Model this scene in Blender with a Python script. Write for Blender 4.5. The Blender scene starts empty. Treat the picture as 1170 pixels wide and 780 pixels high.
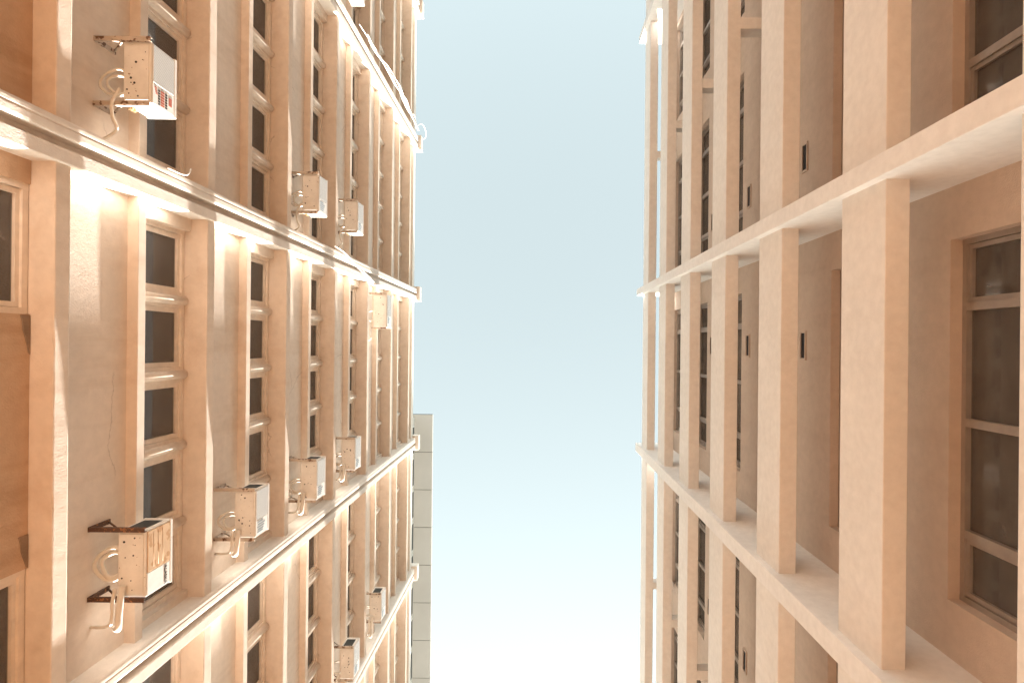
import bpy, bmesh, math, random
from mathutils import Vector, Matrix
random.seed(7)
scene = bpy.context.scene
COL = scene.collection
F = 720.0            # focal length in pixels of the 1170 px wide photograph
CX, CY, TH = 612.0, 395.0, 0.0095
EYE = 1.6            # camera height
XL, XR = 5.43, 4.324 # distance of the two sunshade fronts from the camera axis

# ---------------------------------------------------------------- helpers
class MB:
    """Collects simple solids and links them as ONE mesh object."""
    def __init__(self): self.bm = bmesh.new()
    def box(self, x0, x1, y0, y1, z0, z1, bev=0.0):
        x0, x1 = min(x0, x1), max(x0, x1); y0, y1 = min(y0, y1), max(y0, y1); z0, z1 = min(z0, z1), max(z0, z1)
        b = bmesh.new()
        bmesh.ops.create_cube(b, size=1.0)
        bmesh.ops.scale(b, vec=(x1-x0, y1-y0, z1-z0), verts=b.verts)
        bmesh.ops.translate(b, vec=((x0+x1)/2, (y0+y1)/2, (z0+z1)/2), verts=b.verts)
        if bev > 0:
            bmesh.ops.bevel(b, geom=list(b.edges), offset=bev, segments=2, profile=0.5, affect='EDGES')
        self.add(b); return self
    def add(self, b):
        me = bpy.data.meshes.new('tmp'); b.to_mesh(me); b.free()
        self.bm.from_mesh(me); bpy.data.meshes.remove(me)
    def prism(self, poly, z0, z1):
        """Polygon of (x, y) pushed from z0 to z1."""
        n = len(poly)
        lo = [self.bm.verts.new((p[0], p[1], z0)) for p in poly]
        hi = [self.bm.verts.new((p[0], p[1], z1)) for p in poly]
        self.bm.faces.new(lo); self.bm.faces.new(hi)
        for i in range(n):
            j = (i+1) % n
            self.bm.faces.new((lo[i], lo[j], hi[j], hi[i]))
        return self
    def tube(self, pts, r, seg=10):
        pts = [Vector(p) for p in pts]
        rings = []
        up = Vector((0.31, 0.17, 0.93))
        for i, p in enumerate(pts):
            t = (pts[min(i+1, len(pts)-1)] - pts[max(i-1, 0)]).normalized()
            a = t.cross(up)
            if a.length < 1e-3: a = t.cross(Vector((1, 0, 0)))
            a.normalize(); b = t.cross(a)
            up = a.cross(t)
            rings.append([self.bm.verts.new(p + (a*math.cos(2*math.pi*k/seg) + b*math.sin(2*math.pi*k/seg))*r) for k in range(seg)])
        for i in range(len(rings)-1):
            for k in range(seg):
                f = self.bm.faces.new((rings[i][k], rings[i][(k+1) % seg], rings[i+1][(k+1) % seg], rings[i+1][k]))
                f.smooth = True
        self.bm.faces.new(rings[0]); self.bm.faces.new(rings[-1])
        return self
    def grid(self, fn, nu, nv):
        vs = [[self.bm.verts.new(fn(i/nu, j/nv)) for j in range(nv+1)] for i in range(nu+1)]
        for i in range(nu):
            for j in range(nv):
                f = self.bm.faces.new((vs[i][j], vs[i+1][j], vs[i+1][j+1], vs[i][j+1])); f.smooth = True
        return self
    def build(self, name, mat, parent=None):
        bmesh.ops.recalc_face_normals(self.bm, faces=self.bm.faces)
        me = bpy.data.meshes.new(name); self.bm.to_mesh(me); self.bm.free()
        me.materials.append(mat)
        o = bpy.data.objects.new(name, me); COL.objects.link(o)
        if parent is not None: o.parent = parent
        return o

def smooth_path(pts, n=8):
    """Catmull-Rom through the points."""
    P = [Vector(p) for p in pts]; P = [P[0]*2-P[1]] + P + [P[-1]*2-P[-2]]
    out = []
    for i in range(1, len(P)-2):
        for k in range(n):
            t = k/n
            a, b, c, d = P[i-1], P[i], P[i+1], P[i+2]
            out.append(0.5*((2*b) + (c-a)*t + (2*a-5*b+4*c-d)*t*t + (3*b-a-3*c+d)*t**3))
    out.append(P[-2]); return out

def empty(name, loc, label=None, cat=None, group=None):
    o = bpy.data.objects.new(name, None); COL.objects.link(o); o.location = loc
    o.empty_display_size = 0.2
    tag(o, label, cat, group); return o
def tag(o, label=None, cat=None, group=None, kind=None):
    if label: o['label'] = label
    if cat: o['category'] = cat
    if group: o['group'] = group
    if kind: o['kind'] = kind

# ---------------------------------------------------------------- materials
def new_mat(name):
    m = bpy.data.materials.new(name); m.use_nodes = True
    nt = m.node_tree; nt.nodes.clear()
    out = nt.nodes.new('ShaderNodeOutputMaterial')
    b = nt.nodes.new('ShaderNodeBsdfPrincipled')
    nt.links.new(b.outputs[0], out.inputs[0])
    return m, nt, b, out
def ramp(nt, fac, stops):
    r = nt.nodes.new('ShaderNodeValToRGB')
    while len(r.color_ramp.elements) < len(stops): r.color_ramp.elements.new(0.5)
    for e, (p, c) in zip(r.color_ramp.elements, stops):
        e.position = p; e.color = (*c, 1) if len(c) == 3 else c
    nt.links.new(fac, r.inputs[0]); return r
def noise(nt, scale, detail=4, rough=0.55, vec=None, stretch=None):
    n = nt.nodes.new('ShaderNodeTexNoise'); n.inputs['Scale'].default_value = scale
    n.inputs['Detail'].default_value = detail; n.inputs['Roughness'].default_value = rough
    g = nt.nodes.new('ShaderNodeNewGeometry')
    src = g.outputs['Position']
    if stretch:
        mp = nt.nodes.new('ShaderNodeMapping'); mp.inputs['Scale'].default_value = stretch
        nt.links.new(src, mp.inputs[0]); src = mp.outputs[0]
    nt.links.new(src, n.inputs['Vector']); return n
def mixc(nt, fac, a, b, mode='MIX'):
    m = nt.nodes.new('ShaderNodeMix'); m.data_type = 'RGBA'; m.blend_type = mode
    for s, v in ((m.inputs[0], fac), (m.inputs[6], a), (m.inputs[7], b)):
        if isinstance(v, (int, float)): s.default_value = v
        elif isinstance(v, tuple): s.default_value = (*v, 1)
        else: nt.links.new(v, s)
    return m.outputs[2]
def bump(nt, b, h, strength, dist):
    bp = nt.nodes.new('ShaderNodeBump'); bp.inputs['Strength'].default_value = strength; bp.inputs['Distance'].default_value = dist
    nt.links.new(h, bp.inputs['Height']); nt.links.new(bp.outputs[0], b.inputs['Normal'])

def plaster(name, c, dirt, amount=0.35, rough=0.9, bumpy=0.5, cracks=False):
    m, nt, b, _ = new_mat(name)
    big = noise(nt, 0.55, 5, 0.6)
    streak = noise(nt, 1.0, 5, 0.65, stretch=(2.2, 2.2, 0.28))
    fine = noise(nt, 45.0, 4, 0.6)
    mid = noise(nt, 7.0, 5, 0.6)
    r1 = ramp(nt, big.outputs[0], [(0.35, (0, 0, 0)), (0.75, (1, 1, 1))])
    r2 = ramp(nt, streak.outputs[0], [(0.50, (0, 0, 0)), (0.78, (1, 1, 1))])
    c1 = mixc(nt, r1.outputs[0], c, tuple(v*0.93 for v in c))
    s = nt.nodes.new('ShaderNodeMath'); s.operation = 'MULTIPLY'; s.inputs[1].default_value = amount
    nt.links.new(r2.outputs[0], s.inputs[0])
    c2 = mixc(nt, s.outputs[0], c1, dirt)
    r3 = ramp(nt, mid.outputs[0], [(0.3, (0.93, 0.93, 0.93)), (0.7, (1.03, 1.03, 1.03))])
    c3 = mixc(nt, 1.0, c2, r3.outputs[0], 'MULTIPLY')
    if cracks:
        g = nt.nodes.new('ShaderNodeNewGeometry'); ad0 = nt.nodes.new('ShaderNodeMix'); ad0.data_type = 'RGBA'; ad0.blend_type = 'LINEAR_LIGHT'; ad0.inputs[0].default_value = 0.25
        wob = noise(nt, 1.4, 5, 0.6); nt.links.new(g.outputs['Position'], ad0.inputs[6]); nt.links.new(wob.outputs['Color'], ad0.inputs[7])
        vo = nt.nodes.new('ShaderNodeTexVoronoi'); vo.feature = 'DISTANCE_TO_EDGE'; vo.inputs['Scale'].default_value = 0.42
        nt.links.new(ad0.outputs[2], vo.inputs['Vector'])
        line = ramp(nt, vo.outputs['Distance'], [(0.0, (1, 1, 1)), (0.0045, (0, 0, 0))])
        msk = noise(nt, 0.5, 2); mr = ramp(nt, msk.outputs[0], [(0.50, (0, 0, 0)), (0.56, (0.55,)*3)])
        c3 = mixc(nt, mixc(nt, 1.0, line.outputs[0], mr.outputs[0], 'MULTIPLY'), c3, tuple(v*0.55 for v in dirt))
    nt.links.new(c3, b.inputs['Base Color'])
    b.inputs['Roughness'].default_value = rough
    b.inputs['Specular IOR Level'].default_value = 0.25
    ad = nt.nodes.new('ShaderNodeMath'); ad.operation = 'ADD'
    nt.links.new(fine.outputs[0], ad.inputs[0]); nt.links.new(mid.outputs[0], ad.inputs[1])
    bump(nt, b, ad.outputs[0], bumpy, 0.01)
    return m
def plain(name, c, rough=0.5, metal=0.0, vary=0.08, scale=6.0, spec=0.4):
    m, nt, b, _ = new_mat(name)
    n = noise(nt, scale, 5, 0.6)
    r = ramp(nt, n.outputs[0], [(0.3, tuple(v*(1-vary) for v in c)), (0.7, tuple(min(1, v*(1+vary)) for v in c))])
    nt.links.new(r.outputs[0], b.inputs['Base Color'])
    b.inputs['Roughness'].default_value = rough; b.inputs['Metallic'].default_value = metal
    b.inputs['Specular IOR Level'].default_value = spec
    return m
def spotted(name, c, spot, lo=0.60, scale=26.0, rough=0.55):
    """Enamelled sheet steel with rust freckles and faint grime."""
    m, nt, b, _ = new_mat(name)
    n = noise(nt, 5.0, 5, 0.6); r = ramp(nt, n.outputs[0], [(0.35, c), (0.8, tuple(v*0.82 for v in c))])
    s = noise(nt, scale, 2, 0.5); rs = ramp(nt, s.outputs[0], [(lo, (0, 0, 0)), (lo+0.05, (1, 1, 1))])
    nt.links.new(mixc(nt, rs.outputs[0], r.outputs[0], spot), b.inputs['Base Color'])
    b.inputs['Roughness'].default_value = rough
    return m
def perforated(name, c, hole, scale):
    m, nt, b, _ = new_mat(name)
    g = nt.nodes.new('ShaderNodeTexCoord'); v = nt.nodes.new('ShaderNodeTexVoronoi')
    v.inputs['Scale'].default_value = scale; v.inputs['Randomness'].default_value = 0.0
    nt.links.new(g.outputs['Object'], v.inputs['Vector'])
    r = ramp(nt, v.outputs['Distance'], [(0.30, hole), (0.42, c)])
    nt.links.new(r.outputs[0], b.inputs['Base Color']); b.inputs['Roughness'].default_value = 0.5
    bump(nt, b, v.outputs['Distance'], 0.4, 0.005)
    return m
def glass(name, tint, trans):
    m, nt, b, out = new_mat(name)
    nt.nodes.remove(b)
    t = nt.nodes.new('ShaderNodeBsdfTransparent'); t.inputs[0].default_value = (*[v*trans for v in tint], 1)
    gl = nt.nodes.new('ShaderNodeBsdfGlossy'); gl.inputs['Roughness'].default_value = 0.04
    gl.inputs['Color'].default_value = (0.50, 0.46, 0.43, 1)
    df = nt.nodes.new('ShaderNodeBsdfDiffuse'); df.inputs[0].default_value = (0.40, 0.37, 0.345, 1)
    fr = nt.nodes.new('ShaderNodeFresnel'); fr.inputs[0].default_value = 1.5
    n = noise(nt, 1.6, 3); bp = nt.nodes.new('ShaderNodeBump'); bp.inputs['Strength'].default_value = 0.05; bp.inputs['Distance'].default_value = 0.03
    nt.links.new(n.outputs[0], bp.inputs['Height'])
    nt.links.new(bp.outputs[0], gl.inputs['Normal']); nt.links.new(bp.outputs[0], fr.inputs['Normal'])
    dust = noise(nt, 3.0, 5, 0.7); rd = ramp(nt, dust.outputs[0], [(0.35, (0.27,)*3), (0.85, (0.46,)*3)])
    m1 = nt.nodes.new('ShaderNodeMixShader'); m2 = nt.nodes.new('ShaderNodeMixShader')
    nt.links.new(rd.outputs[0], m1.inputs[0]); nt.links.new(t.outputs[0], m1.inputs[1]); nt.links.new(df.outputs[0], m1.inputs[2])
    nt.links.new(fr.outputs[0], m2.inputs[0]); nt.links.new(m1.outputs[0], m2.inputs[1]); nt.links.new(gl.outputs[0], m2.inputs[2])
    nt.links.new(m2.outputs[0], out.inputs[0])
    return m

M = {
 'wall_l': plaster('aged_peach_plaster', (0.77, 0.665, 0.57), (0.50, 0.36, 0.25), 0.42, bumpy=0.28, cracks=True),
 'wall_low': plaster('deep_peach_shade_plaster', (0.58, 0.40, 0.27), (0.34, 0.20, 0.11), 0.6, cracks=True),  # deeper peach, partly darkened in place of the weaker light low down
 'trim_l': plaster('peach_ledge_paint', (0.76, 0.65, 0.55), (0.50, 0.35, 0.24), 0.4, bumpy=0.22),
 'fin_l':  plaster('cream_fin_paint', (0.80, 0.735, 0.665), (0.58, 0.46, 0.35), 0.25),
 'wall_r': plaster('peach_plaster', (0.66, 0.545, 0.46), (0.48, 0.36, 0.28), 0.3),
 'trim_r': plaster('smooth_peach_paint', (0.82, 0.79, 0.755), (0.66, 0.58, 0.51), 0.2, bumpy=0.15),
 'fin_r':  plaster('sky_whitened_fin_paint', (0.85, 0.835, 0.82), (0.72, 0.65, 0.60), 0.12, bumpy=0.15),  # skylight on the fin sides put into the colour as a whiter tone
 'frame_l': plain('cream_window_paint', (0.76, 0.665, 0.57), 0.45, vary=0.1),
 'frame_r': plain('bronze_window_metal', (0.40, 0.35, 0.31), 0.45, 0.3),
 'glass': glass('window_glass', (0.9, 0.95, 0.93), 0.75),
 'curtain': plain('drab_curtain', (0.70, 0.66, 0.61), 0.9, vary=0.15),
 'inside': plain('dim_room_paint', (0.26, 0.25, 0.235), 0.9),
 'roofing': plain('grey_roof_screed', (0.35, 0.33, 0.3), 0.9),
 'dark': plain('dark_opening', (0.012, 0.012, 0.014), 0.7),
 'ac': spotted('air_conditioner_enamel', (0.78, 0.745, 0.69), (0.26, 0.16, 0.09), 0.69),
 'ac_white': spotted('clean_white_enamel', (0.83, 0.82, 0.79), (0.45, 0.33, 0.22), 0.78, 16),
 'rust_panel': spotted('rust_stained_enamel', (0.60, 0.41, 0.25), (0.44, 0.25, 0.12), 0.55, 7.0),
 'perf': perforated('perforated_sheet', (0.66, 0.65, 0.62), (0.12, 0.11, 0.10), 52),
 'bracket': spotted('galvanised_bracket', (0.52, 0.43, 0.35), (0.14, 0.07, 0.035), 0.56, 14),
 'rust': spotted('rusted_bracket', (0.10, 0.05, 0.03), (0.30, 0.13, 0.05), 0.58, 30, 0.8),
 'hose': plain('cream_hose', (0.70, 0.655, 0.585), 0.8, spec=0.15),
 'brass': plain('dull_brass', (0.45, 0.30, 0.16), 0.4, 0.7),
 'vent': plain('dark_vent', (0.03, 0.035, 0.035), 0.6),
 'ink': plain('black_print', (0.03, 0.03, 0.03), 0.6),
 'red': plain('red_print', (0.42, 0.13, 0.09), 0.6),
 'bluegrey': plain('blue_grey_print', (0.30, 0.36, 0.40), 0.6),
 'cable': plain('white_cable', (0.82, 0.78, 0.72), 0.5),
 'tower': plain('pale_grey_panel', (0.63, 0.61, 0.565), 0.6, vary=0.05, scale=0.3),
 'joint': plain('grey_joint', (0.20, 0.19, 0.17), 0.8),
 'ground': plaster('orange_bounce_ground', (0.48, 0.28, 0.155), (0.38, 0.23, 0.125), 0.4),  # orange picked for the warm bounce it throws on undersides
 'street': plaster('grey_street_concrete', (0.30, 0.29, 0.275), (0.20, 0.19, 0.18), 0.4),
 'broken': plaster('exposed_mortar', (0.30, 0.215, 0.15), (0.12, 0.08, 0.06), 0.6),
}

# ---------------------------------------------------------------- the ground
g = MB(); g.grid(lambda u, v: (-300+600*u, -300+600*v, 0.0), 4, 4)
tag(g.build('ground', M['street']), kind='structure')
pv = MB(); pv.grid(lambda u, v: (-5.70+11.08*u, -40+80*v, 0.004), 4, 16)  # unseen sheet, added to send orange light up the facades
tag(pv.build('alley_bounce_sheet', M['ground']), kind='structure')

# ---------------------------------------------------------------- left building
KL = F*XL
ZL = lambda i: EYE + KL*0.001817 + 3.300*i          # underside of ledge i
LW = XL*1.05                                        # wall plane
LG = XL*1.083                                       # glass plane
FL = [g_*XL for g_ in (-5.05, -3.93, -2.80, -1.674, -0.417, 0.822, 1.905, 2.99, 4.1)]
TOPL = EYE + 28.4
left = empty('office_block', (-LW, 0, 0), 'weathered peach block with cream upright fins, long window bands and rows of air conditioners', 'building')
def Lc(o):  # children are modelled in world coordinates
    o.matrix_parent_inverse = left.matrix_basis.inverted(); return o
def lbuild(mb, name, mat, parent=left):
    o = mb.build(name, mat)
    o.parent = parent
    o.matrix_parent_inverse = Matrix.Translation(left.location).inverted() if parent is left else Matrix.Identity(4)
    return o
Y0L, Y1L = FL[0]-0.2, FL[-1]+0.2

wall = MB()
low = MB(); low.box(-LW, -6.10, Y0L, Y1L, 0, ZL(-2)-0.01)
SILL = 1.85
def bay(b): return FL[b]+0.235, FL[b+1]-0.27
def win_range(b):
    y0, y1 = bay(b); return y0+0.20, y1-0.12
windows_left = []
for i in range(-2, 7):
    z0 = ZL(i)+0.006
    z1 = ZL(i)+SILL if 0 <= i <= 5 else (ZL(i+1)-0.004 if i < 6 else TOPL)
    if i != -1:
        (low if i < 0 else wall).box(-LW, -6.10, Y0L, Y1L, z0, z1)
    if 0 <= i <= 5:
        ys = [Y0L]
        for b in range(1, 7):
            y0, y1 = win_range(b); ys += [y0, y1]; windows_left.append((i, b, y0, y1))
        ys.append(Y1L)
        for k in range(0, len(ys), 2):
            wall.box(-LW, -6.10, ys[k], ys[k+1], z1, ZL(i+1)-0.004)
# the storey below has only small windows in the nearest bay
small = [(-0.325*XL, -0.055*XL), (0.47*XL, 0.735*XL)]
zs = ZL(-1)+1.75
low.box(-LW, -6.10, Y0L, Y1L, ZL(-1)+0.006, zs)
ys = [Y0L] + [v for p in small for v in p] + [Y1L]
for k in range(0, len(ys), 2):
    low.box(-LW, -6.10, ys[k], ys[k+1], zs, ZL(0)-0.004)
lbuild(low, 'lower_wall', M['wall_low'])['label'] = 'deeper peach lower wall with some shade put into its colour'
lbuild(wall, 'wall', M['wall_l'])

core = MB()
core.box(-7.4, -11.5, Y0L, Y1L, 0, TOPL-0.1)
for i in range(-2, 7):
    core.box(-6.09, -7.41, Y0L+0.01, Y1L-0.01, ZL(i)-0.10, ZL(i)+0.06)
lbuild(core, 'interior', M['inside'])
rf = MB(); rf.box(-6.09, -11.5, Y0L, Y1L, TOPL-0.09, TOPL-0.02); lbuild(rf, 'roof', M['roofing'])
cp = MB(); cp.box(-5.52, -6.12, Y0L, Y1L, TOPL-0.32, TOPL+0.12, 0.012); lbuild(cp, 'coping', M['fin_l'])

def ledge_bar(mb, y0, y1, z, seed):
    # a cast bar with rounded front corners and hand-finished, slightly uneven arrises
    rn = random.Random(seed); h_ = 0.245; c = 0.02
    prof = [(-LW-0.02, 0.0), (-XL-c*0.6, 0.0), (-XL-c*0.15, c*0.3), (-XL, c), (-XL, h_-1.3*c), (-XL-c*0.3, h_-c*0.4), (-XL-c*1.2, h_), (-LW-0.02, h_)]
    n = max(4, int((y1-y0)/0.12)); rings = []
    for k in range(n+1):
        y = y0+(y1-y0)*k/n; w = 0.0015*math.sin(y*1.7+seed)+rn.uniform(-0.0005, 0.0005)
        chip = 0.010 if rn.random() < 0.025 else 0.0
        r = []
        for q, (x, zz) in enumerate(prof):
            if q in (0, 7): r.append(mb.bm.verts.new((x, y, z+zz))); continue
            jx = w+rn.uniform(-0.0006, 0.0006)-(chip if q in (1, 2) else 0)
            r.append(mb.bm.verts.new((x+jx, y, z+zz+rn.uniform(-0.0015, 0.0015)+(chip if q == 2 else 0))))
        rings.append(r)
    m = len(prof)
    for k in range(n):
        for q in range(m):
            mb.bm.faces.new((rings[k][q], rings[k][(q+1) % m], rings[k+1][(q+1) % m], rings[k+1][q]))
    mb.bm.faces.new(rings[0]); mb.bm.faces.new(rings[-1])
# ledges: one per bay and storey
for i in range(-2, 7):
    for b in range(0, len(FL)-1):
        y0, y1 = bay(b)
        mb = MB(); ledge_bar(mb, y0-0.03, y1+0.03, ZL(i), i*31+b)
        lbuild(mb, 'ledge', M['trim_l'])

# upright fins with a twin-ridged nose, a shadow groove and a flat band
def fin_profile(y):
    P = [(-5.74, y-0.27), (-5.43, y-0.27), (-5.405, y-0.265), (-5.385, y-0.25), (-5.376, y-0.225), (-5.376, y-0.19), (-5.388, y-0.172),
         (-5.376, y-0.154), (-5.376, y-0.09), (-5.382, y-0.066), (-5.40, y-0.054), (-5.53, y-0.050), (-5.53, y+0.062), (-5.405, y+0.062), (-5.385, y+0.070), (-5.385, y+0.225), (-5.395, y+0.235), (-5.74, y+0.235)]
    return P
for y in FL:
    mb = MB(); mb.prism(fin_profile(y), 0, EYE+28.45)
    fo = lbuild(mb, 'fin', M['fin_l'])
    c = MB(); c.box(-5.255, -5.75, y-0.36, y+0.30, EYE+28.44, EYE+28.86, 0.012)
    co = c.build('cap', M['fin_l']); co.parent = fo

def light_edges(y0, y1, n, m):
    """Panes share the width between mullions of width m."""
    w = (y1-y0-m*(n-1))/n
    return [(y0+k*(w+m), y0+k*(w+m)+w) for k in range(n)]
def window(parent_fn, s, wallx, gx, y0, y1, z0, z1, n, mull, sash, fmat, sillbox=None, trimmat=None, widths=None, nose=True):
    """Frame with mullions and opening sashes, panes and a curtain behind them. s is -1 on the one side, +1 on the other."""
    fr = MB(); fw = 0.07
    d0, d1 = gx-0.075, gx+0.05
    fr.box(s*d0, s*d1, y0, y0+fw, z0, z1); fr.box(s*d0, s*d1, y1-fw, y1, z0, z1)
    fr.box(s*(d0+0.003), s*d1, y0+fw-0.002, y1-fw+0.002, z1-fw-0.01, z1); fr.box(s*(d0+0.003), s*d1, y0+fw-0.002, y1-fw+0.002, z0, z0+fw)
    if widths:
        tot = sum(widths); L = []; y = y0+fw; av = (y1-y0-2*fw-mull*(len(widths)-1))
        for w in widths: L.append((y, y+av*w/tot)); y += av*w/tot+mull
    else: L = light_edges(y0+fw, y1-fw, n, mull)
    for k in range(len(L)-1):
        a, b = L[k][1], L[k+1][0]
        fr.box(s*(d0+0.006), s*(d1-0.004), a-0.003, b+0.003, z0+fw, z1-fw)
        if nose:
            m_ = (a+b)/2
            fr.tube([(s*(d0-0.005), m_, z0+0.01), (s*(d0-0.005), m_, z1-0.015)], mull*0.30, 10)
    pn = MB()
    for k, (a, b) in enumerate(L):
        if sash[k % len(sash)]:
            sw = 0.078 if nose else 0.065; e0, e1 = d0+0.034, d1-0.01
            fr.box(s*e0, s*e1, a+0.007, a+sw, z0+fw, z1-fw); fr.box(s*e0, s*e1, b-sw, b-0.007, z0+fw, z1-fw)
            fr.box(s*(e0+0.003), s*e1, a+sw-0.002, b-sw+0.002, z1-fw-sw, z1-fw-0.007); fr.box(s*(e0+0.003), s*e1, a+sw-0.002, b-sw+0.002, z0+fw+0.007, z0+fw+sw)
            a, b = a+sw, b-sw; zz0, zz1 = z0+fw+sw, z1-fw-sw
        else: zz0, zz1 = z0+fw, z1-fw
        pn.box(s*gx, s*(gx+0.008), a-0.004, b+0.004, zz0-0.004, zz1+0.004)
    f = parent_fn(fr, 'window', fmat)
    p = pn.build('pane', M['glass']); p.parent = f
    # a drawn or half drawn curtain inside
    cu = MB(); ph = random.uniform(0, 6)
    cover = random.choice([0.0, 0.45, 0.7, 1.0, 1.0, 1.0])
    if cover > 0:
        ya = y0+0.05 if random.random() < 0.5 else y1-0.05-(y1-y0-0.1)*cover
        wv = (y1-y0-0.1)*cover
        amp = 0.025
        cu.grid(lambda u, v: (s*(gx+0.20+amp*math.sin(u*wv*24+ph)+0.4*amp*math.sin(u*wv*57+2*ph)), ya+u*wv, z0+0.05+v*(z1-z0-0.08)), int(wv*26), 2)
        c = cu.build('curtain', M['curtain']); c.parent = f
    else: cu.bm.free()
    if sillbox:
        sb = MB(); sb.box(*sillbox, 0.008); so = sb.build('sill', trimmat); so.parent = f
    return f
for (i, b, y0, y1) in windows_left:
    ya, yb = bay(b)
    z0 = ZL(i)+SILL
    window(lbuild, -1, LW, LG, y0, y1, z0, ZL(i+1)-0.006, 5, 0.25, (1, 1), M['frame_l'],
           sillbox=(-XL*1.022, -LW-0.02, ya-0.02, yb+0.02, ZL(i)+1.68, ZL(i)+SILL+0.003), trimmat=M['trim_l'],
           widths=((1.0, 1.0, 0.95, 1.05, 1.0) if yb-ya > 5.7 else (1.0, 1.0, 0.95, 1.05)))
for (y0, y1) in small:
    window(lbuild, -1, LW, LW+0.10, y0, y1, zs, ZL(0)-0.006, 1, 0.1, (1,), M['frame_l'], nose=False)
# plaster broken away beside the small windows
for (y, ln) in ((-0.055*XL+0.01, 0.42), (0.47*XL-0.38, 0.36)):
    bp_ = MB(); zt = ZL(0)-0.01
    poly = [(y, zt), (y, zt-0.13), (y+0.08, zt-0.105), (y+0.17, zt-0.095), (y+0.26, zt-0.06), (y+ln, zt-0.02), (y+ln+0.02, zt)]
    vs0 = [bp_.bm.verts.new((-LW+0.012, p[0], p[1])) for p in poly]; vs1 = [bp_.bm.verts.new((-LW-0.02, p[0], p[1])) for p in poly]
    bp_.bm.faces.new(vs0); bp_.bm.faces.new(vs1)
    for k in range(len(poly)): bp_.bm.faces.new((vs0[k], vs0[(k+1) % len(poly)], vs1[(k+1) % len(poly)], vs1[k]))
    lbuild(bp_, 'broken_plaster', M['broken'])

# ---------------------------------------------------------------- right building
KR = F*XR
ZR = lambda i: EYE + KR*0.00251 + 3.300*i
RW, RG, RF = XR*1.244, XR*1.297, XR*0.967
TOPR = EYE + KR*0.0082
right = empty('sunshaded_block', (RW, 0, 0), 'smooth peach block behind a free-standing grid of deep horizontal sunshade boards', 'building')
def rbuild(mb, name, mat, parent=right):
    o = mb.build(name, mat); o.parent = parent
    o.matrix_parent_inverse = Matrix.Translation(right.location).inverted()
    return o
FR = [(-5.46, -5.39), (-2.975, -2.905), (-0.552, -0.488), (0.918, 0.997), (3.275, 3.35), (5.6, 5.67)]
FR = [(a*XR, b*XR) for a, b in FR]
Y0R, Y1R = FR[0][0]-0.1, FR[-1][1]+0.1
WR = [(-4.9, -4.1), (-2.86, -2.03), (-1.67, -0.66), (-0.33, 0.748), (1.2, 2.13), (2.47, 3.2), (3.6, 4.5)]
WR = [(a*XR, b*XR) for a, b in WR]
wall = MB(); wins = []
HEAD = 0.37; SH = 1.62
wall.box(RW, RW+0.45, Y0R, Y1R, 0, ZR(-1)+HEAD-SH)
for i in range(-1, 6):
    zh = ZR(i)+HEAD; z0 = zh-SH
    ys = [Y0R] + [v for p in WR for v in p] + [Y1R]
    for k in range(0, len(ys), 2): wall.box(RW, RW+0.45, ys[k], ys[k+1], z0, zh)
    wall.box(RW, RW+0.45, Y0R, Y1R, zh, (ZR(i+1)+HEAD-SH) if i < 5 else TOPR)
    for (a, b) in WR: wins.append((i, a, b, z0, zh))
rbuild(wall, 'wall', M['wall_r'])
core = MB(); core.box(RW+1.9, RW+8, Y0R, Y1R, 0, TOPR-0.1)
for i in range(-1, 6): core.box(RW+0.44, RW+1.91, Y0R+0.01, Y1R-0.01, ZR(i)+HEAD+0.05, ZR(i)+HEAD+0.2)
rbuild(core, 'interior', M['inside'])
rf = MB(); rf.box(RW+0.44, RW+8, Y0R, Y1R, TOPR-0.09, TOPR-0.02); rbuild(rf, 'roof', M['roofing'])
for (i, a, b, z0, zh) in wins:
    window(rbuild, 1, RW, RG, a, b, z0+0.002, zh-0.002, 4, 0.10, (1, 0, 0, 1), M['frame_r'], widths=(0.62, 1.15, 1.1, 0.62), nose=False)
for i in range(-1, 6):
    for k in range(len(FR)-1):
        mb = MB(); mb.box(XR, XR*1.07, FR[k][1]-0.02, FR[k+1][0]+0.02, ZR(i), ZR(i)+1.12, 0.012)
        o = rbuild(mb, 'sunshade_board', M['trim_r'])
        if FR[k+1][0]-FR[k][1] > 8:
            m_ = {1: -1.717, 3: 2.13}.get(k, 0.5*(FR[k][1]+FR[k+1][0])/XR)*XR
            c = MB(); c.box(XR*1.07-0.02, RW+0.02, m_-0.13, m_+0.13, ZR(i)+0.004, ZR(i)+0.42, 0.008)
            co = c.build('strut', M['trim_r']); co.parent = o
for (a, b) in FR:
    mb = MB(); mb.box(RF, RW+0.03, a, b, 0, EYE+KR*0.0084, 0.01)
    rbuild(mb, 'fin', M['fin_r'])
for i in range(-1, 5):
    z = ZR(i)+1.53
    for yc in (-0.885, -0.013, 1.83):
        yc *= XR
        v = MB()
        for (p, q, r_, t) in ((-0.29, 0.29, 0.10, 0.13), (-0.29, 0.29, -0.13, -0.10)): v.box(RW-0.03, RW+0.01, yc+p, yc+q, z+r_, z+t)
        for (p, q) in ((-0.29, -0.25), (0.25, 0.29)): v.box(RW-0.028, RW+0.01, yc+p, yc+q, z-0.105, z+0.105)
        vo = rbuild(v, 'vent', M['wall_r'])
        dk = MB(); dk.box(RW-0.006, RW+0.01, yc-0.252, yc+0.252, z-0.102, z+0.102)
        do = dk.build('vent_opening', M['dark']); do.parent = vo

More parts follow.
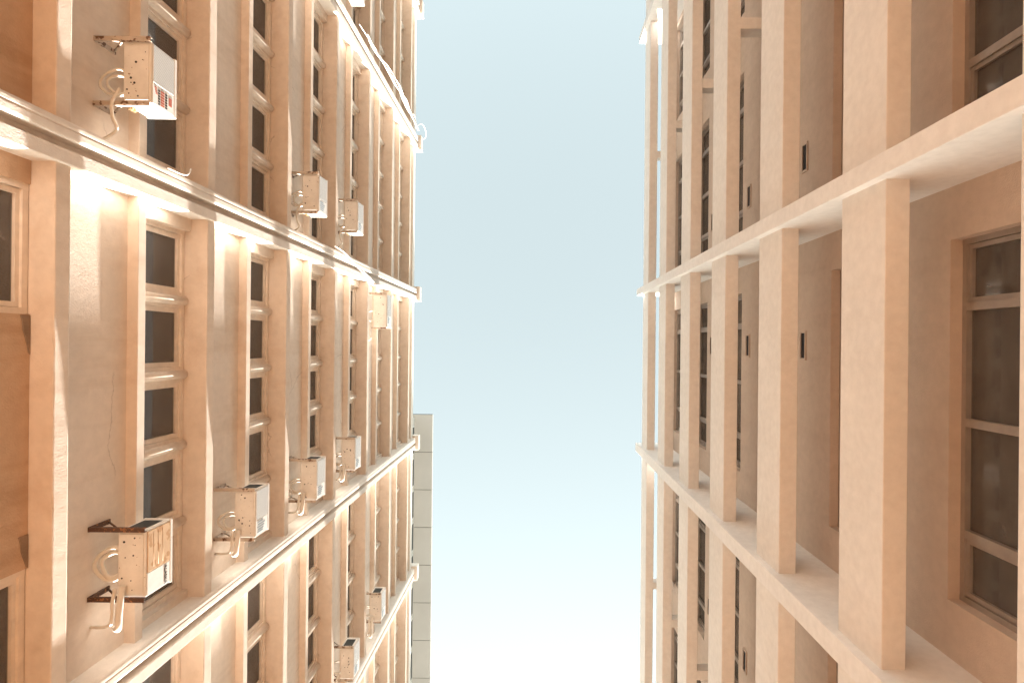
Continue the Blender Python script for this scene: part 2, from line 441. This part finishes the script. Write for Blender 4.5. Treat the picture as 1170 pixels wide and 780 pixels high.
# ---------------------------------------------------------------- far tower behind the left building
tower = empty('tower_block', (-12.0, 7.0, 0), 'pale grey high-rise with a panelled roof overhang rising behind the peach block', 'building')
TZ = EYE + F*12.0/137.0
def tbuild(mb, name, mat, parent=tower):
    o = mb.build(name, mat); o.parent = parent
    o.matrix_parent_inverse = Matrix.Translation(tower.location).inverted(); return o
ty0 = 80*(TZ-EYE)/F; tx = 117.0*(TZ-EYE)/F; px_ = 43*(TZ-EYE)/F
mb = MB(); mb.box(-12.0, -26, ty0+0.25, 62, 0, TZ-0.01); tbuild(mb, 'wall', M['tower'])
for k in range(14):
    a = ty0-0.05+k*px_ - (0 if k else 0.0)
    mb = MB(); mb.box(-tx, -26.2, a+0.03, a+px_-0.03, TZ, TZ+0.5, 0.01); tbuild(mb, 'soffit_panel', M['tower'])
mb = MB(); mb.box(-tx-0.06, -26, ty0-0.04, 63, TZ+0.04, TZ+0.46); tbuild(mb, 'soffit_joint', M['joint'])
zt = TZ-0.7
for fl in range(6):
    for k in range(12):
        y = ty0+1.0+k*px_*0.84
        fr = MB(); fr.box(-11.93, -12.02, y, y+px_*0.74, zt-1.9, zt, 0.01); fo = tbuild(fr, 'window', M['ac_white'])
        pn = MB(); pn.box(-11.915, -11.94, y+0.12, y+px_*0.74-0.12, zt-1.78, zt-0.12); po = pn.build('pane', M['vent']); po.parent = fo
    zt -= 3.4

# ---------------------------------------------------------------- air conditioners
def unrot(px, py):
    x, y = px-CX, py-CY
    return x+TH*y, y-TH*x
def ac_unit(front_px, ya, yb, label, style='plain', group='air conditioners on brackets along the peach wall', depth=None, loops=2, pipe_to=None):
    """front_px: pixel of the outer lower edge; ya, yb: pixel span of the underside."""
    ym = (ya+yb)/2
    u, _ = unrot(front_px, ym)
    dfront = 4.985
    zc = F*dfront/(-u)
    um, vm = unrot(front_px-16, ym)
    Y = vm*zc/F; W = (yb-ya)*zc/F
    Wd, D, H = max(0.74, W), (depth or 0.36), 0.56*(max(0.74, W)/0.82)**0.5
    root = empty('air_conditioner', (-LW, Y, EYE+zc), label, 'air conditioner', group)
    xf, xb, h = LW-dfront, LW-dfront-D, Wd/2
    c = MB(); c.box(xb, xf, -h, h, 0, H, 0.012)
    c.box(xb-0.01, xf+0.012, -h-0.008, h+0.008, H-0.05, H+0.004, 0.006)       # lid
    c.box(xb+0.03, xf-0.03, -h+0.04, h-0.04, -0.012, 0.002, 0.004)            # pressed base pan
    body = c.build('case', M['ac'], root)
    # screw heads and drain holes under the base pan
    dk = MB()
    rnd = random.Random(int(front_px*7+ya))
    for _ in range(9):
        xx, yy = rnd.uniform(xb+0.05, xf-0.05), rnd.uniform(-h+0.07, h-0.07); r = rnd.choice((0.006, 0.008, 0.011, 0.015))
        dk.tube([(xx, yy, -0.017), (xx, yy, -0.008)], r, 8)
    dk.build('drain_hole', M['ink'], body)
    # front: perforated fan side and a plain service side
    gsplit = h*0.30
    fp = MB(); fp.box(xf-0.004, xf+0.012, -h+0.02, gsplit-0.01, 0.025, H-0.06, 0.003)
    fp.build('fan_grille', M['rust_panel'] if style == 'rusty' else M['perf'], root)
    sp = MB(); sp.box(xf-0.004, xf+0.010, gsplit, h-0.012, 0.02, H-0.06, 0.003)
    sv = sp.build('service_panel', M['ac_white'], root)
    if style == 'rusty':
        ring = MB()
        for q in (0.14, 0.24, 0.34):
            ring.tube([(xf+0.013, -h+0.06, q), (xf+0.013, gsplit-0.05, q+0.01)], 0.0018, 6)
        ring.build('fan_guard', M['rust_panel'], root)
        cu = bpy.data.curves.new('lettering', 'FONT'); cu.body = 'ALASKA'; cu.size = 0.095; cu.extrude = 0.001; cu.space_character = 1.1
        tmp = bpy.data.objects.new('lettering', cu); COL.objects.link(tmp)
        bpy.context.view_layer.update()
        me = bpy.data.meshes.new_from_object(tmp.evaluated_get(bpy.context.evaluated_depsgraph_get()))
        bpy.data.objects.remove(tmp); me.materials.append(M['ink']); me.name = 'lettering'
        w = max(v.co.x for v in me.vertices)
        sc = (h-gsplit-0.05)/w
        me.transform(Matrix(((0, 0, 1, xf+0.0125), (sc, 0, 0, gsplit+0.02), (0, sc*1.5, 0, H-0.19), (0, 0, 0, 1))))
        lo = bpy.data.objects.new('lettering', me); COL.objects.link(lo); lo.parent = sv
    elif style == 'red':
        rd = MB(); ik = MB()
        y1 = gsplit+0.04
        # two rows of stacked red characters between black bars, and a red seal
        for k in range(6):
            a = y1+k*0.035
            rd.box(xf+0.010, xf+0.0125, a, a+0.024, 0.19, 0.27); ik.box(xf+0.010, xf+0.0125, a, a+0.022, 0.29, 0.335); ik.box(xf+0.010, xf+0.0125, a+0.004, a+0.026, 0.135, 0.172)
        for k in range(5):
            rd.box(xf+0.010, xf+0.0125, y1-0.01+k*0.020, y1-0.01+k*0.020+0.011, 0.05+0.008*k, 0.10+0.006*k)
        rd.box(xf+0.010, xf+0.0125, y1+0.02, y1+0.13, 0.37, 0.44)
        rd.build('red_lettering', M['red'], sv); ik.build('black_lettering', M['ink'], sv)
    else:
        st = MB()
        for k in range(5): st.box(xf+0.009, xf+0.0118, gsplit+0.03+0.045*k, gsplit+0.055+0.045*k, 0.07+0.02*(k % 2), 0.30+0.03*((k*3) % 4))
        st.build('printed_label', M['bluegrey'], sv)
    # end of the case that has the coil behind a dark grid
    vt = MB(); vt.box(xb+0.05, xf-0.07, -h-0.006, -h+0.01, 0.06, H-0.10)
    vt.build('side_vent', M['vent'], root)
    hw = MB()
    hw.box(xb+0.06, xf-0.08, h-0.004, h+0.014, 0.10, H*0.55, 0.004)
    hw.build('valve_cover', M['ac_white'], root)
    vv = MB()
    for zz in (0.07, 0.13): vv.tube([(xb+0.07, h-0.01, zz), (xb+0.07, h+0.07, zz)], 0.017, 10); vv.tube([(xb+0.02, h+0.05, zz), (xb+0.09, h+0.05, zz)], 0.012, 8)
    vv.build('valve', M['brass'], root)
    # two wall brackets: arm, upright and brace, each one mesh
    bm_ = M['rust'] if style == 'rusty' else M['bracket']
    for yy in (-h-0.02, h+0.02):
        k = MB()
        k.box(-0.01, xf-0.01+0.02, yy-0.028, yy+0.028, -0.052, -0.046); k.box(-0.01, xf+0.01, yy-0.028, yy-0.021, -0.047, -0.002); k.box(-0.01, xf+0.01, yy+0.021, yy+0.028, -0.047, -0.002)
        k.box(-0.005, 0.02, yy-0.032, yy+0.032, -0.05, 0.36, 0.004)
        k.tube([(0.01, yy, 0.33), (xb+0.02, yy, -0.02)], 0.014, 6)
        for q in (0.10, xf-0.08): k.tube([(q, yy, -0.060), (q, yy, -0.05)], 0.014, 6)
        k.build('bracket', bm_, root)
    # pipe loops between the case and the wall
    R_ = 0.16
    for n in range(loops):
        yc = h*(0.02 if style == 'rusty' else 0.30)+0.02*n; r = (R_*1.25 if style == 'rusty' else R_)-0.05*n; xo = xb*0.42+0.05*n
        pts = [(xb+0.02, yc-r*0.9, 0.05+0.03*n), (xb-0.09, yc-r*1.05, 0.03+0.02*n), (xo-0.05, yc-r*0.5, 0.02), (xo-0.10+0.04*n, yc+r*0.3, 0.02+0.03*n), (xo+0.02, yc+r*1.0, 0.03), (xb-0.05, yc+r*1.0, 0.04+0.02*n), (xb+0.03, yc+r*0.55, 0.07)]
        hs = MB(); hs.tube(smooth_path(pts, 6), (0.030 if style == 'rusty' else 0.021)-0.003*n, 10); hs.build('pipe_loop', M['hose'], root)
    if pipe_to is not None:
        L = pipe_to
        p = MB(); p.tube(smooth_path([(xb+0.10, h*0.6, -0.055), (xb+0.08, h+0.05, -0.075), (xb+0.07, h+L*0.5, -0.08), (xb+0.05, h+L-0.03, -0.06), (xb-0.02, h+L, 0.0)], 6), 0.042, 12)
        p.build('drain_pipe', M['hose'], root)
        p = MB(); p.tube(smooth_path([(xb+0.0, h*0.7, -0.05), (xb-0.02, h+0.06, -0.07), (xb-0.03, h+L*0.5, -0.05), (xb-0.10, h+L*0.9, -0.02), (0.0, h+L, 0.02)], 6), 0.024, 10)
        p.build('pipe_loop', M['hose'], root)
    else:
        p = MB(); p.tube(smooth_path([(xb-0.02, h*0.55, -0.03), (xb-0.10, h+0.02, -0.065), (xb-0.10, h+0.20, -0.05), (xb-0.07, h+0.36, -0.02), (0.03, h+0.50, 0.02)], 6), 0.022, 10)
        p.build('drain_hose', M['hose'], root)
    return root
ac_unit(173, 48, 118, 'air conditioner with red lettering and a perforated metal front, nearest the picture corner', 'red')
ac_unit(364, 199, 242, 'spotted air conditioner above the bright fin, the bigger of the side-by-side pair there')
ac_unit(408.5, 229.5, 264.5, 'small spotted air conditioner above the bright fin, the one nearer the open sky')
ac_unit(442, 336, 374, 'bulky air conditioner tucked directly under the bright fin, high up near the sky', depth=0.45, loops=1)
ac_unit(166.7, 606, 682, 'air conditioner with heavily rusted black brackets, rust stained front and lettering on its white panel', 'rusty', pipe_to=0.40)
ac_unit(291.5, 560, 614, 'largest of three pale air conditioners in a diagonal row, directly beside the rusted one', pipe_to=0.30)
ac_unit(361.5, 526, 571, 'middle one of three pale air conditioners in a diagonal row over the lower fin', pipe_to=0.30)
ac_unit(405.4, 501, 537, 'smallest of three pale air conditioners in a diagonal row over the lower fin', pipe_to=0.28)
ac_unit(435.4, 678, 709, 'small air conditioner under the diagonal row, its curled pipe reaching the lowest fin', pipe_to=0.5)
ac_unit(403.8, 739, 775, 'air conditioner with a dark square side vent at the bottom edge of the picture', loops=1)
ac_unit(410, -42, -6, 'air conditioner cut off by the top edge of the picture, only its white end showing')

# ---------------------------------------------------------------- loose cables on the fins
def cable(fin_i, strands, label, name='cable_bundle'):
    root = empty(name, (-5.3, FL[fin_i]-0.2, EYE+strands[0][0][2]), label, 'cable', None)
    for st in strands:
        m = MB(); m.tube(smooth_path([(-d, FL[fin_i]+y, EYE+z) for d, y, z in st], 6), 0.010, 8)
        o = m.build('strand', M['cable']); o.parent = root; o.matrix_parent_inverse = Matrix.Translation(root.location).inverted()
sts = []
rnd = random.Random(3)
for k in range(5):
    z0, z1 = 18.6+rnd.uniform(-0.6, 1.5), 28.0-rnd.uniform(0, 1.0)
    st = []
    for q in range(9):
        t = q/8
        st.append((5.27-0.10*math.sin(math.pi*t)*rnd.uniform(0.2, 1.5), -0.30-0.22*abs(math.sin(3*t+k))*rnd.uniform(0.3, 1.3), z0+(z1-z0)*t))
    sts.append(st)
sts.append([(5.28, -0.25, 27.2), (5.08, -0.5, 27.4), (4.98, -0.45, 27.9), (5.02, -0.2, 28.25), (5.2, -0.1, 28.3)])
cable(3, sts, 'tangle of white cables hanging along the upper fin beside the open sky')
cable(4, [[(5.29, -0.30, 16.5), (5.25, -0.22, 17.4), (5.26, 0.02, 18.6), (5.30, 0.20, 20.0), (5.38, 0.30, 21.0)], [(5.29, -0.28, 17.0), (5.26, -0.10, 18.3), (5.30, 0.24, 20.6)]],
      'two thin pale cables crossing the bright fin above the bulky air conditioner')
cable(4, [[(5.36, -0.42, 9.75), (5.33, -0.30, 9.62), (5.325, -0.255, 9.45), (5.335, -0.25, 9.1)]], 'short pale cable end hooked over the bright fin below the red lettered air conditioner')

# ---------------------------------------------------------------- light, sky, camera
SUN = Vector((1.08, 16.0, 4.2)).normalized()
el = math.asin(SUN.z); az = math.atan2(SUN.x, SUN.y)
sl = bpy.data.lights.new('sun', 'SUN'); sl.energy = 5.0; sl.angle = math.radians(0.8); sl.color = (1.0, 0.95, 0.88)
so = bpy.data.objects.new('sun', sl); COL.objects.link(so); so.rotation_mode = 'QUATERNION'
so.rotation_quaternion = SUN.to_track_quat('Z', 'Y'); so.location = (0, 0, 60)
w = bpy.data.worlds.new('World'); scene.world = w; w.use_nodes = True
nt = w.node_tree; nt.nodes.clear()
out = nt.nodes.new('ShaderNodeOutputWorld'); bg = nt.nodes.new('ShaderNodeBackground')
sky = nt.nodes.new('ShaderNodeTexSky'); sky.sky_type = 'NISHITA'; sky.sun_disc = False
sky.sun_elevation = el; sky.sun_rotation = az
sky.air_density = 1.0; sky.dust_density = 3.5; sky.ozone_density = 1.0
hs = nt.nodes.new('ShaderNodeHueSaturation'); hs.inputs['Saturation'].default_value = 0.36
gm = nt.nodes.new('ShaderNodeGamma'); gm.inputs[1].default_value = 0.64
nt.links.new(sky.outputs[0], gm.inputs[0]); nt.links.new(gm.outputs[0], hs.inputs['Color'])
tint = nt.nodes.new('ShaderNodeMix'); tint.data_type = 'RGBA'; tint.blend_type = 'MULTIPLY'; tint.inputs[0].default_value = 1.0
tint.inputs[7].default_value = (0.945, 1.045, 0.985, 1)
nt.links.new(hs.outputs[0], tint.inputs[6]); nt.links.new(tint.outputs[2], bg.inputs[0]); nt.links.new(bg.outputs[0], out.inputs[0])
bg.inputs[1].default_value = 0.101

cd = bpy.data.cameras.new('camera'); cam = bpy.data.objects.new('camera', cd); COL.objects.link(cam)
cd.sensor_fit = 'HORIZONTAL'; cd.sensor_width = 36.0; cd.lens = F/1170*36
cd.shift_x = -(CX-585)/1170; cd.shift_y = (CY-390)/1170
cd.clip_start = 0.05; cd.clip_end = 2000
c, s = math.cos(TH), math.sin(TH)
cam.matrix_world = Matrix(((c, -s, 0, 0), (-s, -c, 0, 0), (0, 0, -1, EYE), (0, 0, 0, 1)))
scene.camera = cam
scene.render.engine = 'CYCLES'
scene.cycles.max_bounces = 10; scene.cycles.diffuse_bounces = 7; scene.cycles.glossy_bounces = 4; scene.cycles.transparent_max_bounces = 8
scene.cycles.use_denoising = True
vs = scene.view_settings
vs.view_transform = 'Standard'; vs.look = 'None'; vs.gamma = 1.0; vs.use_curve_mapping = False
vs.exposure = 2.84
